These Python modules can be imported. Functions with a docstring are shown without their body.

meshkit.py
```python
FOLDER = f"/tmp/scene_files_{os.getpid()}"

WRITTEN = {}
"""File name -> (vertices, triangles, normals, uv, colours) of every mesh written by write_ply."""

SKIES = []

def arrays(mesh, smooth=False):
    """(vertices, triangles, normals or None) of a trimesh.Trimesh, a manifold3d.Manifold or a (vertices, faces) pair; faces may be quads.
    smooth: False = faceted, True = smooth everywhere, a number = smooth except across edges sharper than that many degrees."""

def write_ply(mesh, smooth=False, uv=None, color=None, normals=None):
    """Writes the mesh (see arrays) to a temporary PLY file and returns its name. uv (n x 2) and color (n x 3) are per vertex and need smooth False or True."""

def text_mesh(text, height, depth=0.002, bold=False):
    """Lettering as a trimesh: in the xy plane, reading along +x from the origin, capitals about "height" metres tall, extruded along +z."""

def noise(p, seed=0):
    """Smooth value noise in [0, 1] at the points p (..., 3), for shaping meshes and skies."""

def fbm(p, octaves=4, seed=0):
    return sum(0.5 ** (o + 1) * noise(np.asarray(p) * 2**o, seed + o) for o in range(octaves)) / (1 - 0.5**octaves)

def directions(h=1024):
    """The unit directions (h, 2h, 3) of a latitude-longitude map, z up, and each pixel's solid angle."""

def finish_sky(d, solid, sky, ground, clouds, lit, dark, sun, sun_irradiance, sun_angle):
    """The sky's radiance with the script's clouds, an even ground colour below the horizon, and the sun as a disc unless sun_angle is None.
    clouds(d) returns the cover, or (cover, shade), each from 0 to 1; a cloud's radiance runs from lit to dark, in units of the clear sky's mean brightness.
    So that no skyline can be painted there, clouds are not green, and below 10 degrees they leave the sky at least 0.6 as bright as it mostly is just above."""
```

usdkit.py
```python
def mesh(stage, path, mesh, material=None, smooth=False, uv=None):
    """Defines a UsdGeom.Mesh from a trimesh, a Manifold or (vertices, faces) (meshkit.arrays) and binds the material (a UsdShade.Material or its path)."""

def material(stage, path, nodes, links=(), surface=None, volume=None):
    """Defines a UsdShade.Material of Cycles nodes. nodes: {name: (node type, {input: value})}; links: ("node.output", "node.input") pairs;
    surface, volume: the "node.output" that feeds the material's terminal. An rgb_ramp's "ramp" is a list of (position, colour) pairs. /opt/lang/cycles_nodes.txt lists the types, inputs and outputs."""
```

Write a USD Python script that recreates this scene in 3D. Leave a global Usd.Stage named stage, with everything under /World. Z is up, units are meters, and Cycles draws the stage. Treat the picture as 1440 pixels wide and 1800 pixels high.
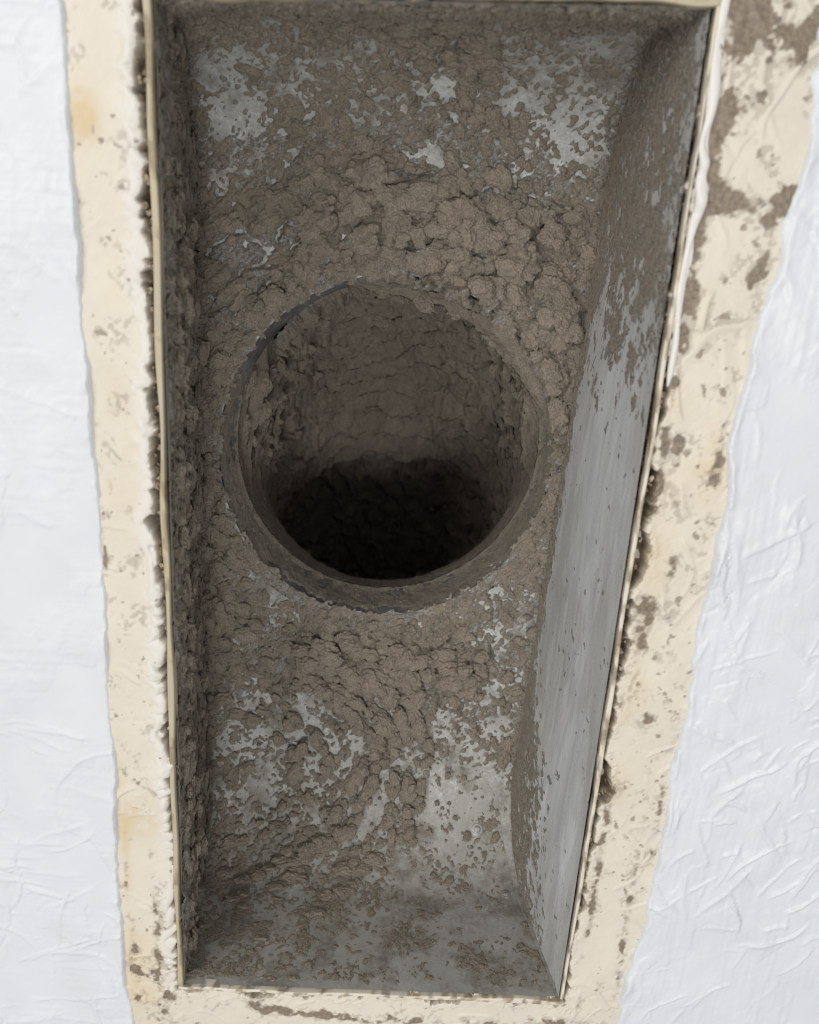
import math
import numpy as np
import trimesh
import usdkit
from pxr import Usd, UsdGeom, UsdLux, UsdShade, Gf, Sdf, Vt
from scipy import ndimage
from scipy.spatial import cKDTree
from scipy.spatial.transform import Rotation

stage = Usd.Stage.CreateInMemory()
UsdGeom.SetStageUpAxis(stage, 'Z'); UsdGeom.SetStageMetersPerUnit(stage, 1.0)
UsdGeom.Xform.Define(stage, '/World'); UsdGeom.Scope.Define(stage, '/World/Looks')

# ------------------------------------------------------------------ camera
cam = UsdGeom.Camera.Define(stage, '/World/camera')
CR = Rotation.from_rotvec([0.33807419, 0.01219207, 0.05742249]).as_matrix() @ np.array([[1., 0, 0], [0, 0, -1], [0, 1, 0]])
EYE = np.array([0.00412629, -0.28979394, 0.13261954])
cm = np.eye(4); cm[0, :3] = CR[0]; cm[1, :3] = -CR[1]; cm[2, :3] = -CR[2]; cm[3, :3] = EYE
cam.AddTransformOp().Set(Gf.Matrix4d(*cm.ravel().tolist()))
cam.CreateFocalLengthAttr(26.0); cam.CreateHorizontalApertureAttr(26.0 * 1440 / 1558)
cam.CreateFStopAttr(10.0); cam.CreateFocusDistanceAttr(0.40)
cam.CreateClippingRangeAttr(Gf.Vec2f(0.02, 100.0))
cam.CreateExposureAttr(0.20)

# ------------------------------------------------------------------ light: a bright window to the upper left, an added front key lamp, room glow
def rect(name, pos, target, w, h, intensity, color):
    l = UsdLux.RectLight.Define(stage, '/World/' + name)
    z = np.array(pos, float) - np.array(target, float); z /= np.linalg.norm(z)
    x = np.cross([0, 0, 1.], z); x /= np.linalg.norm(x); y = np.cross(z, x)
    m = np.eye(4); m[0, :3] = x; m[1, :3] = y; m[2, :3] = z; m[3, :3] = pos
    l.AddTransformOp().Set(Gf.Matrix4d(*m.ravel().tolist()))
    l.CreateWidthAttr(w); l.CreateHeightAttr(h); l.CreateIntensityAttr(intensity); l.CreateColorAttr(Gf.Vec3f(*color))
rect('window_light', (-0.75, -1.05, 0.50), (0, 0, 0), 0.7, 0.7, 4.7, (1.0, 0.98, 0.96))
rect('front_key_light', (0.08, -1.40, -0.07), (0, 0, 0), 0.34, 0.34, 19.0, (1.0, 0.99, 0.98))  # unseen key lamp, added low in front to light the box and top panel
dome = UsdLux.DomeLight.Define(stage, '/World/room_glow')
usdkit.material(stage, '/World/Looks/room_glow', {'b': ('background_shader', {'color': (0.95, 0.98, 1.0), 'strength': 0.42})}, [], surface='b.background')
UsdShade.MaterialBindingAPI.Apply(dome.GetPrim()).Bind(UsdShade.Material.Get(stage, '/World/Looks/room_glow'))

# ------------------------------------------------------------------ helpers
def sm(a, b, x):
    t = np.clip((x - a) / (b - a), 0, 1); return t * t * (3 - 2 * t)

def nz(shape, wl, seed):
    """smooth noise on a grid, unit deviation; wl = feature size in samples, per axis"""
    wl = np.broadcast_to(np.maximum(np.asarray(wl, float), 1.0), 2); r = np.random.default_rng(seed)
    n = [int(math.ceil(shape[k] / wl[k])) + 5 for k in (0, 1)]
    c = r.standard_normal(n); o = r.random(2)
    ii = (np.arange(shape[0]) / wl[0] + 1 + o[0])[:, None]; jj = (np.arange(shape[1]) / wl[1] + 1 + o[1])[None, :]
    g = ndimage.map_coordinates(c, np.broadcast_arrays(ii, jj), order=3, mode='nearest')
    return g / 0.55

def fb(shape, wl, octaves, gain, seed):
    wl = np.broadcast_to(np.asarray(wl, float), 2); s = 0; a = 1.0; t = 0
    for o in range(octaves):
        if wl.max() / 2 ** o < 1.0: break
        s = s + a * nz(shape, wl / 2 ** o, seed * 31 + o); t += a * a; a *= gain
    return s / math.sqrt(t)

def clumps(qx, qy, cell, seed, gap=None):
    """cellular lumps: height 0..1 with flat ragged tops and dark joints, and a random number per lump"""
    r = np.random.default_rng(seed); x0, x1, y0, y1 = qx.min() - cell * 2, qx.max() + cell * 2, qy.min() - cell * 2, qy.max() + cell * 2
    gx, gy = np.meshgrid(np.arange(x0, x1, cell), np.arange(y0, y1, cell))
    p = np.stack([gx.ravel(), gy.ravel()], 1) + (r.random((gx.size, 2)) - .5) * cell * 1.1
    rr = r.random(len(p))
    d, i = cKDTree(p).query(np.stack([qx.ravel(), qy.ravel()], 1), k=2, workers=-1)
    e = ((d[:, 1] - d[:, 0]) / cell).reshape(qx.shape); n1 = rr[i[:, 0]].reshape(qx.shape)
    dome = np.clip(1 - (d[:, 0].reshape(qx.shape) / cell) ** 2, 0, 1)
    if gap: return (1 - np.exp(-(e * cell * .5 / gap) ** 3)) * (0.6 + 0.4 * dome), n1
    return sm(0.01, 0.13, e) * (0.55 + 0.45 * dome), n1

def gauss(x, z, spots):
    """spots: (x, z, rx, rz, strength)"""
    o = 0
    for a, b, rx, rz, s in spots:
        o = o + s * np.exp(-(((x - a) / rx) ** 2 + ((z - b) / rz) ** 2))
    return o

def quads(nu, nv, keep=None):
    i, j = np.meshgrid(np.arange(nu - 1), np.arange(nv - 1), indexing='ij')
    q = np.stack([i * nv + j, (i + 1) * nv + j, (i + 1) * nv + j + 1, i * nv + j + 1], -1)
    return q.reshape(-1, 4) if keep is None else q[keep]

def normals_of(P):
    n = np.cross(np.gradient(P, axis=0), np.gradient(P, axis=1)); return n / (np.linalg.norm(n, axis=-1, keepdims=True) + 1e-12)

def trim(v, q, extra=None):
    used = np.zeros(len(v), bool); used[q.ravel()] = True
    m = np.cumsum(used) - 1
    return (v[used], m[q]) if extra is None else (v[used], m[q], {k: e[used] for k, e in extra.items()})

def skew(P):
    """the opening is not quite square: how much it leans"""
    P = np.array(P, float); o = P.copy()
    o[..., 0] = P[..., 0] + 0.0069 * P[..., 2]; o[..., 2] = P[..., 2] + 0.0320 * P[..., 0]
    return o

COUNT = {}
def numbered(path):
    n = COUNT.get(path, 0); COUNT[path] = n + 1
    return path if n == 0 else f'{path}_{n:03d}'

def tag(p, label=None, cat=None, group=None, kind=None):
    p = p.GetPrim() if hasattr(p, 'GetPrim') else p
    for k, v in (('label', label), ('category', cat), ('group', group), ('kind', kind)):
        if v: p.SetCustomDataByKey(k, v)
    return p

def thing(name):
    return UsdGeom.Xform.Define(stage, numbered('/World/' + name))

def obj(name, mesh, mat, parent=None, smooth=True, fields=None):
    base = str(parent.GetPath()) if parent else '/World'
    m = usdkit.mesh(stage, numbered(f'{base}/{name}'), mesh, M[mat], smooth=smooth)
    for k, v in (fields or {}).items():
        UsdGeom.PrimvarsAPI(m).CreatePrimvar(k, Sdf.ValueTypeNames.FloatArray, 'vertex').Set(Vt.FloatArray.FromNumpy(np.asarray(v, np.float32)))
    return m

# ------------------------------------------------------------------ materials
M = {}
def mat(name, nodes, links, surface='p.BSDF'):
    M[name] = usdkit.material(stage, '/World/Looks/' + name, nodes, links, surface=surface)

TC = ('geometry', {})
def dust_mat(name, c1, c2, c3):
    mat(name, {'g': TC,
        'n1': ('noise_texture', {'scale': 120.0, 'detail': 6.0, 'roughness': 0.65}),
        'n2': ('noise_texture', {'scale': 1300.0, 'detail': 3.0, 'roughness': 0.75}),
        'n3': ('noise_texture', {'scale': 480.0, 'detail': 4.0, 'roughness': 0.7, 'distortion': 1.2}),
        'r1': ('rgb_ramp', {'ramp': [(0.30, c1), (0.52, c2), (0.72, c3)]}),
        'r2': ('rgb_ramp', {'ramp': [(0.22, (0.50, 0.50, 0.50)), (0.5, (1, 1, 1)), (0.80, (1.50, 1.48, 1.45))]}),
        'r3': ('rgb_ramp', {'ramp': [(0.42, (0, 0, 0)), (0.60, (1, 1, 1))]}),
        'mx': ('mix', {'mix_type': 'multiply', 'fac': 1.0}), 'th': ('attribute', {'attribute': 'thick'}),
        'thin': ('mix', {'color1': (0.195, 0.172, 0.138), 'color2': (0.36, 0.355, 0.335)}), 'mt': ('mix', {}),
        'hb': ('math', {'math_type': 'multiply_add', 'value2': 0.8}),
        'b': ('bump', {'strength': 1.0, 'distance': 0.0008}),
        'p': ('principled_bsdf', {'roughness': 1.0, 'specular_ior_level': 0.05, 'sheen_weight': 0.1, 'sheen_roughness': 0.5, 'sheen_tint': (0.8, 0.74, 0.66)})},
        [('g.position', 'n1.vector'), ('g.position', 'n2.vector'), ('g.position', 'n3.vector'), ('n1.fac', 'r1.fac'), ('n2.fac', 'r2.fac'), ('n3.fac', 'r3.fac'), ('r3.color', 'thin.fac'),
         ('thin.color', 'mt.color1'), ('r1.color', 'mt.color2'), ('th.fac', 'mt.fac'), ('mt.color', 'mx.color1'), ('r2.color', 'mx.color2'),
         ('mx.color', 'p.base_color'), ('n3.fac', 'hb.value1'), ('n2.fac', 'hb.value3'), ('hb.value', 'b.height'), ('b.normal', 'p.normal')])
dust_mat('dust', (0.222, 0.192, 0.152), (0.285, 0.242, 0.192), (0.335, 0.283, 0.225))
dust_mat('pipe_dust', (0.215, 0.186, 0.148), (0.275, 0.235, 0.187), (0.325, 0.275, 0.219))

def metal_mat(name, film_lo, film_hi, base=(0.42, 0.44, 0.46), rough=0.42, metallic=0.75, stretch=(1, 1, 1), grain=0.8, bump=0.35, mottle=0.8):
    """galvanised sheet with its zinc grain under a broken film of dust"""
    mat(name, {'g': TC, 'map': ('mapping', {'scale': stretch}),
        'v': ('voronoi_texture', {'scale': 420.0}),
        'bw': ('rgb_to_bw', {}),
        'n1': ('noise_texture', {'scale': 55.0, 'detail': 8.0, 'roughness': 0.68}),
        'n2': ('noise_texture', {'scale': 900.0, 'detail': 3.0, 'roughness': 0.7}),
        'rz': ('rgb_ramp', {'ramp': [(0.1, tuple(.88 * c for c in base)), (0.9, tuple(1.1 * c for c in base))]}),
        'ad': ('math', {'math_type': 'multiply_add', 'value2': grain}), 'fa': ('attribute', {'attribute': 'film'}), 'ad2': ('math', {'math_type': 'add'}),
        'rf': ('rgb_ramp', {'ramp': [(film_lo, (0, 0, 0)), (film_hi, (1, 1, 1))]}),
        'mc': ('mix', {'color2': (0.300, 0.283, 0.240)}), 'n4': ('noise_texture', {'scale': 34.0, 'detail': 10.0, 'roughness': 0.78}), 'r4': ('rgb_ramp', {'ramp': [(0.48, (0, 0, 0)), (0.62, (mottle,) * 3)]}), 'm4': ('mix', {'color2': (0.150, 0.128, 0.098)}),
        'mr': ('map_range', {'from_min': 0.0, 'from_max': 1.0, 'to_min': rough, 'to_max': 0.95}),
        'mm': ('map_range', {'from_min': 0.0, 'from_max': 0.7, 'to_min': metallic, 'to_max': 0.0, 'clamp': True}),
        'b': ('bump', {'strength': bump, 'distance': 0.0003}),
        'p': ('principled_bsdf', {})},
        [('g.position', 'map.vector'), ('map.vector', 'v.vector'), ('map.vector', 'n1.vector'), ('g.position', 'n2.vector'), ('v.color', 'bw.color'), ('bw.val', 'rz.fac'),
         ('n2.fac', 'ad.value1'), ('n1.fac', 'ad.value3'), ('ad.value', 'ad2.value1'), ('fa.fac', 'ad2.value2'), ('ad2.value', 'rf.fac'), ('rf.color', 'mc.fac'), ('rz.color', 'mc.color1'), ('map.vector', 'n4.vector'), ('n4.fac', 'r4.fac'), ('r4.color', 'm4.fac'), ('mc.color', 'm4.color1'), ('m4.color', 'p.base_color'),
         ('rf.color', 'mr.value'), ('mr.result', 'p.roughness'), ('rf.color', 'mm.value'), ('mm.result', 'p.metallic'), ('n2.fac', 'b.height'), ('b.normal', 'p.normal')])
metal_mat('zinc', 0.74, 1.12, base=(0.52, 0.525, 0.51), rough=0.55, metallic=0.25)
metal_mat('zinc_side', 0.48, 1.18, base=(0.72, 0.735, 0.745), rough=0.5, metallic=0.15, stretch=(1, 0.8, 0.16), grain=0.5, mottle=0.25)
metal_mat('bare_shaded_metal', 1.5, 2.0, base=(0.035, 0.038, 0.048), rough=0.20, metallic=0.9, bump=1.0, mottle=0.0)  # near-black base: shade and dark reflections of the pipe put into the colour
metal_mat('collar_metal', 0.9, 1.4, base=(0.40, 0.42, 0.45), rough=0.35, metallic=0.7)

def plaster_mat(name, base, rough, dark=None):
    nodes = {'g': TC, 'n1': ('noise_texture', {'scale': 45.0, 'detail': 5.0, 'roughness': 0.6}), 'n2': ('noise_texture', {'scale': 700.0, 'detail': 3.0}),
        'r1': ('rgb_ramp', {'ramp': [(0.3, tuple(.955 * c for c in base)), (0.7, tuple(min(.9, 1.03 * c) for c in base))]}),
        'b': ('bump', {'strength': 0.25, 'distance': 0.0003}),
        'p': ('principled_bsdf', {'roughness': rough, 'specular_ior_level': 0.4})}
    links = [('g.position', 'n1.vector'), ('g.position', 'n2.vector'), ('n1.fac', 'r1.fac'), ('n2.fac', 'b.height'), ('b.normal', 'p.normal')]
    if dark:
        nodes |= {'a': ('attribute', {'attribute': 'stain'}), 'a2': ('attribute', {'attribute': 'ochre'}), 'a3': ('attribute', {'attribute': 'bead'}),
            'm0': ('mix', {'color2': (0.69, 0.655, 0.60)}), 'm1': ('mix', {'color2': (0.60, 0.44, 0.22)}), 'm2': ('mix', {}),
            'rs': ('rgb_ramp', {'ramp': [(0.35, (0.13, 0.095, 0.065)), (0.65, dark)]})}
        links += [('r1.color', 'm0.color1'), ('a3.fac', 'm0.fac'), ('m0.color', 'm1.color1'), ('a2.fac', 'm1.fac'), ('m1.color', 'm2.color1'), ('n2.fac', 'rs.fac'), ('rs.color', 'm2.color2'),
                  ('a.fac', 'm2.fac'), ('m2.color', 'p.base_color')]
    else:
        links += [('r1.color', 'p.base_color')]
    mat(name, nodes, links)
plaster_mat('white_paint', (0.665, 0.676, 0.692), 0.42)
plaster_mat('cream_plaster', (0.675, 0.612, 0.508), 0.5, dark=(0.24, 0.18, 0.12))
plaster_mat('cream_rim', (0.46, 0.40, 0.29), 0.5, dark=(0.20, 0.15, 0.10))
plaster_mat('caulk', (0.72, 0.69, 0.64), 0.35)
plaster_mat('gypsum', (0.55, 0.50, 0.43), 0.8)
mat('fibre', {'p': ('principled_bsdf', {'base_color': (0.36, 0.31, 0.25), 'roughness': 1.0, 'specular_ior_level': 0.1})}, [])
mat('crumb', {'g': TC, 'n': ('noise_texture', {'scale': 260.0, 'detail': 2.0}), 'r': ('rgb_ramp', {'ramp': [(0.3, (0.16, 0.11, 0.07)), (0.5, (0.34, 0.26, 0.18)), (0.68, (0.55, 0.47, 0.36))]}),
    'p': ('principled_bsdf', {'roughness': 0.9})}, [('g.position', 'n.vector'), ('n.fac', 'r.fac'), ('r.color', 'p.base_color')])

# ------------------------------------------------------------------ the duct boot: sheet profile from top lip over the back to bottom lip
W2, HZ, DEP = 0.0802, 0.1868, 0.100           # half width, half height, depth
CX, CZ, CRAD, EZ = -0.0093, 0.0224, 0.0764, 1.05        # round opening in the back
def profile():
    Q = 0.056
    pts = [(y, HZ + 0.004 * y / (DEP - Q)) for y in np.linspace(0.0, DEP - Q, 60)]
    pts += [(DEP - Q + Q * math.sin(a), HZ + .004 - Q + Q * math.cos(a)) for a in np.linspace(0, math.pi / 2, 12)[1:]]
    R = 0.048
    pts += [(DEP, z) for z in np.linspace(HZ + .004 - Q, -0.1880 + R, 300)[1:]]
    pts += [(DEP - R + R * math.cos(a), -0.1880 + R - R * math.sin(a)) for a in np.linspace(0, math.pi / 2, 30)[1:]]
    pts += [(y, -0.1868 - 0.0012 * y / (DEP - R)) for y in np.linspace(DEP - R, 0.0, 60)[1:]]
    return np.array(pts)
PR = profile(); PS = np.concatenate([[0], np.cumsum(np.linalg.norm(np.diff(PR, axis=0), axis=1))])
def at_s(s): return np.stack([np.interp(s, PS, PR[:, 0]), np.interp(s, PS, PR[:, 1])], -1)
def x_left(y, z): return -W2 - 0.0168 * np.clip(y / DEP, 0, 1)
def x_right(y, z): return W2 - (0.0035 + 0.0125 * (0.19 - z) / 0.38) * np.clip(y / DEP, 0, 1)
def sheet(s, f):
    """point of the curved sheet: s along the profile, f = 0 left .. 1 right"""
    yz = at_s(s); y, z = yz[..., 0], yz[..., 1]
    x = x_left(y, z) * (1 - f) + x_right(y, z) * f
    return np.stack([x, y, z], -1)
S_TOP, S_BOT = PS[71], PS[71 + 299]

boot = tag(thing('duct_boot'), 'galvanised sheet metal duct boot set into the rectangular wall opening, caked in dust', 'duct boot')

def hole_r(x, z): return np.hypot(x - CX, (z - CZ) / EZ)
def sheet_part(name, s0, s1, h=0.0022):
    ns, nf = int((s1 - s0) / h) + 2, int(0.17 / h)
    s, f = np.meshgrid(np.linspace(s0, s1, ns), np.linspace(0, 1, nf), indexing='ij')
    P = sheet(s, f); N = -normals_of(P)
    q = quads(ns, nf)
    if name == 'back_panel':
        c = P.reshape(-1, 3)[q].mean(1); q = q[hole_r(c[:, 0], c[:, 2]) > CRAD + 0.001]
        # snap the cut edge onto the circle
        v = P.reshape(-1, 3).copy(); e = np.unique(q); rr = hole_r(v[e, 0], v[e, 2]); near = e[rr < CRAD + 0.0028]
        a = np.arctan2((v[near, 2] - CZ) / EZ, v[near, 0] - CX); v[near, 0] = CX + CRAD * np.cos(a); v[near, 2] = CZ + EZ * CRAD * np.sin(a)
        P = v.reshape(P.shape)
    zz = np.where(s > S_BOT - .02, -(s - S_BOT + .02), 0)
    v, q, ex = trim(skew(P.reshape(-1, 3)), q, {'film': (.13 * sm(0, .05, -zz) + .0).ravel()})
    return obj(name, (v, q[:, ::-1]), 'zinc', boot, fields=ex)
sheet_part('top_panel', 0.0, S_TOP); sheet_part('back_panel', S_TOP, S_BOT, 0.0015); sheet_part('bottom_panel', S_BOT, PS[-1])

def side_grid(side, ny, nv, h_s=None):
    """grid on a side wall: t = depth 0..1, s along the height; follows the sheet's profile at top and bottom"""
    y = np.linspace(0, 1, ny)[:, None] * DEP; v = np.linspace(0, 1, nv)[None, :]
    yt, yb = [], []
    for yy in y[:, 0]:
        k = PR[:, 0] >= yy - 1e-9
        yt.append(PR[k, 1].max()); yb.append(PR[k, 1].min())
    z = np.array(yt)[:, None] * (1 - v) + np.array(yb)[:, None] * v
    y = np.broadcast_to(y, z.shape)
    x = x_left(y, z) if side == 'left' else x_right(y, z)
    if side == 'right':    # the sheet is slightly oil-canned
        x = x - 0.0010 * np.sin(np.pi * y / DEP) * (0.6 + 0.7 * np.sin(z * 34 + 0.9))
    return np.stack([x, y, z], -1)
for side in ('left', 'right'):
    G = skew(side_grid(side, 40, 130)); q = quads(40, 130)
    g_ = side_grid(side, 40, 130); yy, zz = g_[..., 1], g_[..., 2]; wn = nz((40, 130), (9, 22), 17)
    sheen_streak = -.42 * np.exp(-((yy - .042 - .06 * (zz + .05) - .004 * wn) / .013) ** 2) * sm(-.175, -.12, zz) * sm(.10, .05, zz) * (1 - .75 * np.exp(-((zz + .028) / .012) ** 2))  # pale vertical highlight painted as a lighter streak through the film field
    obj('side_panel', (G.reshape(-1, 3), q if side == 'left' else q[:, ::-1]), 'zinc_side', boot, fields={'film': (sheen_streak + .12 * sm(.02, .0, yy)).ravel() if side == 'right' else np.full(yy.size, .3)})

# folded lip round the mouth of the boot: four pieces
def beam(a, b, wdt, y0, y1, seed, wob=0.00022, n=220):
    """a sheet edge from a to b in the wall plane, wobbling a little, rounded on its front edge"""
    a, b = np.array(a, float), np.array(b, float); d = (b - a) / np.linalg.norm(b - a); nrm = np.array([-d[1], d[0]])
    t = np.linspace(0, 1, n); k = nz((n, 3), (14, 1), seed) * wob + nz((n, 3), (45, 1), seed + 1) * wob
    ring = [(-.5, 1, 0), (-.5, .12, 0), (-.30, 0, 0), (.30, 0, 0), (.5, .12, 0), (.5, 1, 0)]
    V = []
    for i in range(n):
        c = a + (b - a) * t[i] + nrm * k[i, 0]
        for o, yy, _ in ring:
            p = c + nrm * (o * wdt + 0.35 * k[i, 1] * (1 if o > 0 else -1))
            V.append((p[0], y0 + k[i, 2] * .5 + yy * (y1 - y0), p[1]))
    V = skew(np.array(V)).reshape(n, 6, 3)
    F = quads(n, 6)
    return V.reshape(-1, 3), F
def rim(a, b, w, seed, y0=-0.0016, material='cream_rim'):
    v, f = beam(a, b, w, y0, 0.0026, seed)
    z = fb((220, 6), (7, 3), 4, .7, seed + 9); st = np.maximum(sm(1.2, 2.4, z) * .6, .75 * sm(.5, 1.5, nz((220, 6), (3, 1.2), seed + 30)) * (material != 'cream_rim'))
    return obj('rim', (v, f), material, boot, fields={'stain': st.ravel(), 'ochre': np.clip(.25 * z, 0, .35).ravel(), 'bead': np.zeros(z.size)})
RW = 0.0021
RO = RW / 2 + 0.0006
rim((-W2 - RO, HZ), (-W2 - RO, -HZ), RW, 11)
rim((W2 + RO, -HZ), (W2 + RO + .0003, HZ), RW * 0.62, 12, material='cream_plaster')
rim((W2 + RW, HZ + RO), (-W2 - RW, HZ + RO), RW, 13)
rim((-W2 - RW, -HZ - RO), (W2 + RW, -HZ - RO), RW, 14, material='cream_plaster')

# overlapping corner sheet in the lower right corner, with its diagonal edge
def tab():
    n, m = 60, 24
    s = np.linspace(S_BOT - 0.028, PS[-1] - 0.003, n)
    f0 = np.interp(s, [s[0], S_BOT + 0.018, S_BOT + 0.055, PS[-1]], [0.74, 0.955, 0.975, 0.995])
    f = f0[:, None] + (1 - f0[:, None]) * np.linspace(0, 1, m)[None, :]
    P = sheet(np.broadcast_to(s[:, None], f.shape), f); N = normals_of(P)
    N = N * np.sign((N * (np.array([0, -.2, 0.05]) - P)).sum(-1, keepdims=True))
    lift = np.broadcast_to(-.0004 + .0015 * sm(.05, .35, np.linspace(0, 1, n))[:, None], f.shape).copy(); lift[:, 0] = -0.0002; f_in = lift[..., None] * N
    P = P + f_in; P[:, 0] = P[:, 1] - N[:, 1] * 0.0013
    return skew(P.reshape(-1, 3)), quads(n, m)
obj('corner_tab', tab(), 'zinc', boot, fields={'film': np.repeat(np.linspace(.0, .13, 60), 24)})

def on_sheet(x, z=None, s=None):
    if s is None: s = np.interp(-z, -PR[71:, 1], PS[71:])
    yz = at_s(np.array(s)); xl, xr = x_left(*yz), x_right(*yz)
    f = (x - xl) / (xr - xl)
    P = sheet(np.array([s - .001, s + .001]), np.array([f, f])); d = P[1] - P[0]; d /= np.linalg.norm(d)
    n = np.cross([1, 0, 0], d); p = P.mean(0)
    if n @ (np.array([0, -.2, .05]) - p) < 0: n = -n
    return p, n
def rivet(p, n, r):
    a = np.linspace(0, 2 * np.pi, 25)[:-1]; V, rings = [], [(1.9, -.05), (1.75, .28), (1.35, .30), (1.05, .12), (.95, .5), (.6, .75), (0.02, .8)]
    u = np.cross(n, [0, 0, 1.]); u /= np.linalg.norm(u); w = np.cross(n, u)
    for k, hh in rings:
        V += [p + r * (k * (np.cos(t) * u + np.sin(t) * w) + hh * n) for t in a]
    V = np.array(V).reshape(len(rings), 24, 3); V = np.concatenate([V, V[:, :1]], 1)
    return skew(V.reshape(-1, 3)), quads(len(rings), 25)
RIV = [on_sheet(0.0485, z=-0.1725), on_sheet(0.0625, s=S_BOT + 0.066), on_sheet(0.0045, z=-0.083), on_sheet(0.0265, z=-0.1175)]
for (p, n), r in zip(RIV, (0.0017, 0.0012, 0.0015, 0.0014)): obj('rivet', rivet(p, n, r), 'zinc', boot)

# short collar rolled into the round opening
COL = 0.023
def collar(r0, r1, y0, y1, n=144):
    a = np.linspace(0, 2 * np.pi, n + 1); rows = []
    for y, r in ((y0 + .0004, r0 + .0010), (y0 + .0006, r0 + .0004), (y0 + .0014, r0), (y1 - .004, r1), (y1 - .002, r1 - .0008), (y1, r1)):
        rows.append(np.stack([CX + r * np.cos(a), np.full(n + 1, y), CZ + EZ * r * np.sin(a)], -1))
    V = np.array(rows); return skew(V.reshape(-1, 3)), quads(len(rows), n + 1)
obj('collar', collar(CRAD, CRAD - 0.0030, DEP, DEP + COL), 'collar_metal', boot)

# ------------------------------------------------------------------ round elbow behind the collar, made of gores, then a wider ridged duct
ER, EB, ANG = CRAD + 0.0015, 0.150, math.radians(68)      # tube radius, bend radius, bend
E0 = DEP + COL
ARC = EB * ANG
def centre(s):
    """centre line and its two cross directions (x is the third): s in metres from the elbow's start"""
    a = np.clip(s, 0, ARC) / EB; e = np.maximum(s - ARC, 0); b = np.minimum(s, 0)
    y = E0 + EB * np.sin(a) + e * math.cos(ANG) + b; z = CZ - EB * (1 - np.cos(a)) - e * math.sin(ANG)
    return y, z, np.sin(a), np.cos(a)      # outward (outer bend) direction = (0, sin, cos)
def tube(s, ph, r):
    y, z, sy, sz = centre(s)
    return np.stack([CX + r * np.cos(ph), y + EZ * r * np.sin(ph) * sy, z + EZ * r * np.sin(ph) * sz], -1)
elbow = tag(thing('duct_elbow'), 'round galvanised duct elbow behind the hole, bending down into the dark', 'pipe elbow')
NG = 5
for g in range(NG):
    s0, s1 = ARC * g / NG, ARC * (g + 1) / NG
    s, ph = np.meshgrid(np.linspace(s0 - .002, s1, 9), np.linspace(0, 2 * np.pi, 73), indexing='ij')
    r = ER + 0.0012 - 0.0014 * sm(0.5, 1, (s - s0) / (s1 - s0)) ; P = tube(s, ph, r)
    obj('gore', (skew(P.reshape(-1, 3)), quads(9, 73)), 'bare_shaded_metal', elbow)
flex = tag(thing('wider_duct'), 'dark wider duct continuing below the end of the dusty elbow', 'duct')
FL = 0.30
s, ph = np.meshgrid(np.linspace(ARC - .004, ARC + FL, 160), np.linspace(0, 2 * np.pi, 97), indexing='ij')
fr = ER + 0.020
obj('duct_wall', (skew(tube(s, ph, fr + .004 + .0012 * np.sin(s * 2 * np.pi / .012 + ph)).reshape(-1, 3)), quads(160, 97)), 'bare_shaded_metal', flex)
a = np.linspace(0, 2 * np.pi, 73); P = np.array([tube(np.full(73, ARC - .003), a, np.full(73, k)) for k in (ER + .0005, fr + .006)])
obj('step_ring', (skew(P.reshape(-1, 3)), quads(2, 73)), 'bare_shaded_metal', flex)
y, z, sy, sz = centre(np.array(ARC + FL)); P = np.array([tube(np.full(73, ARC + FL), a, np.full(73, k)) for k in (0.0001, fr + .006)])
obj('end_cap', (skew(P.reshape(-1, 3)), quads(2, 73)), 'bare_shaded_metal', flex)

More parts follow.
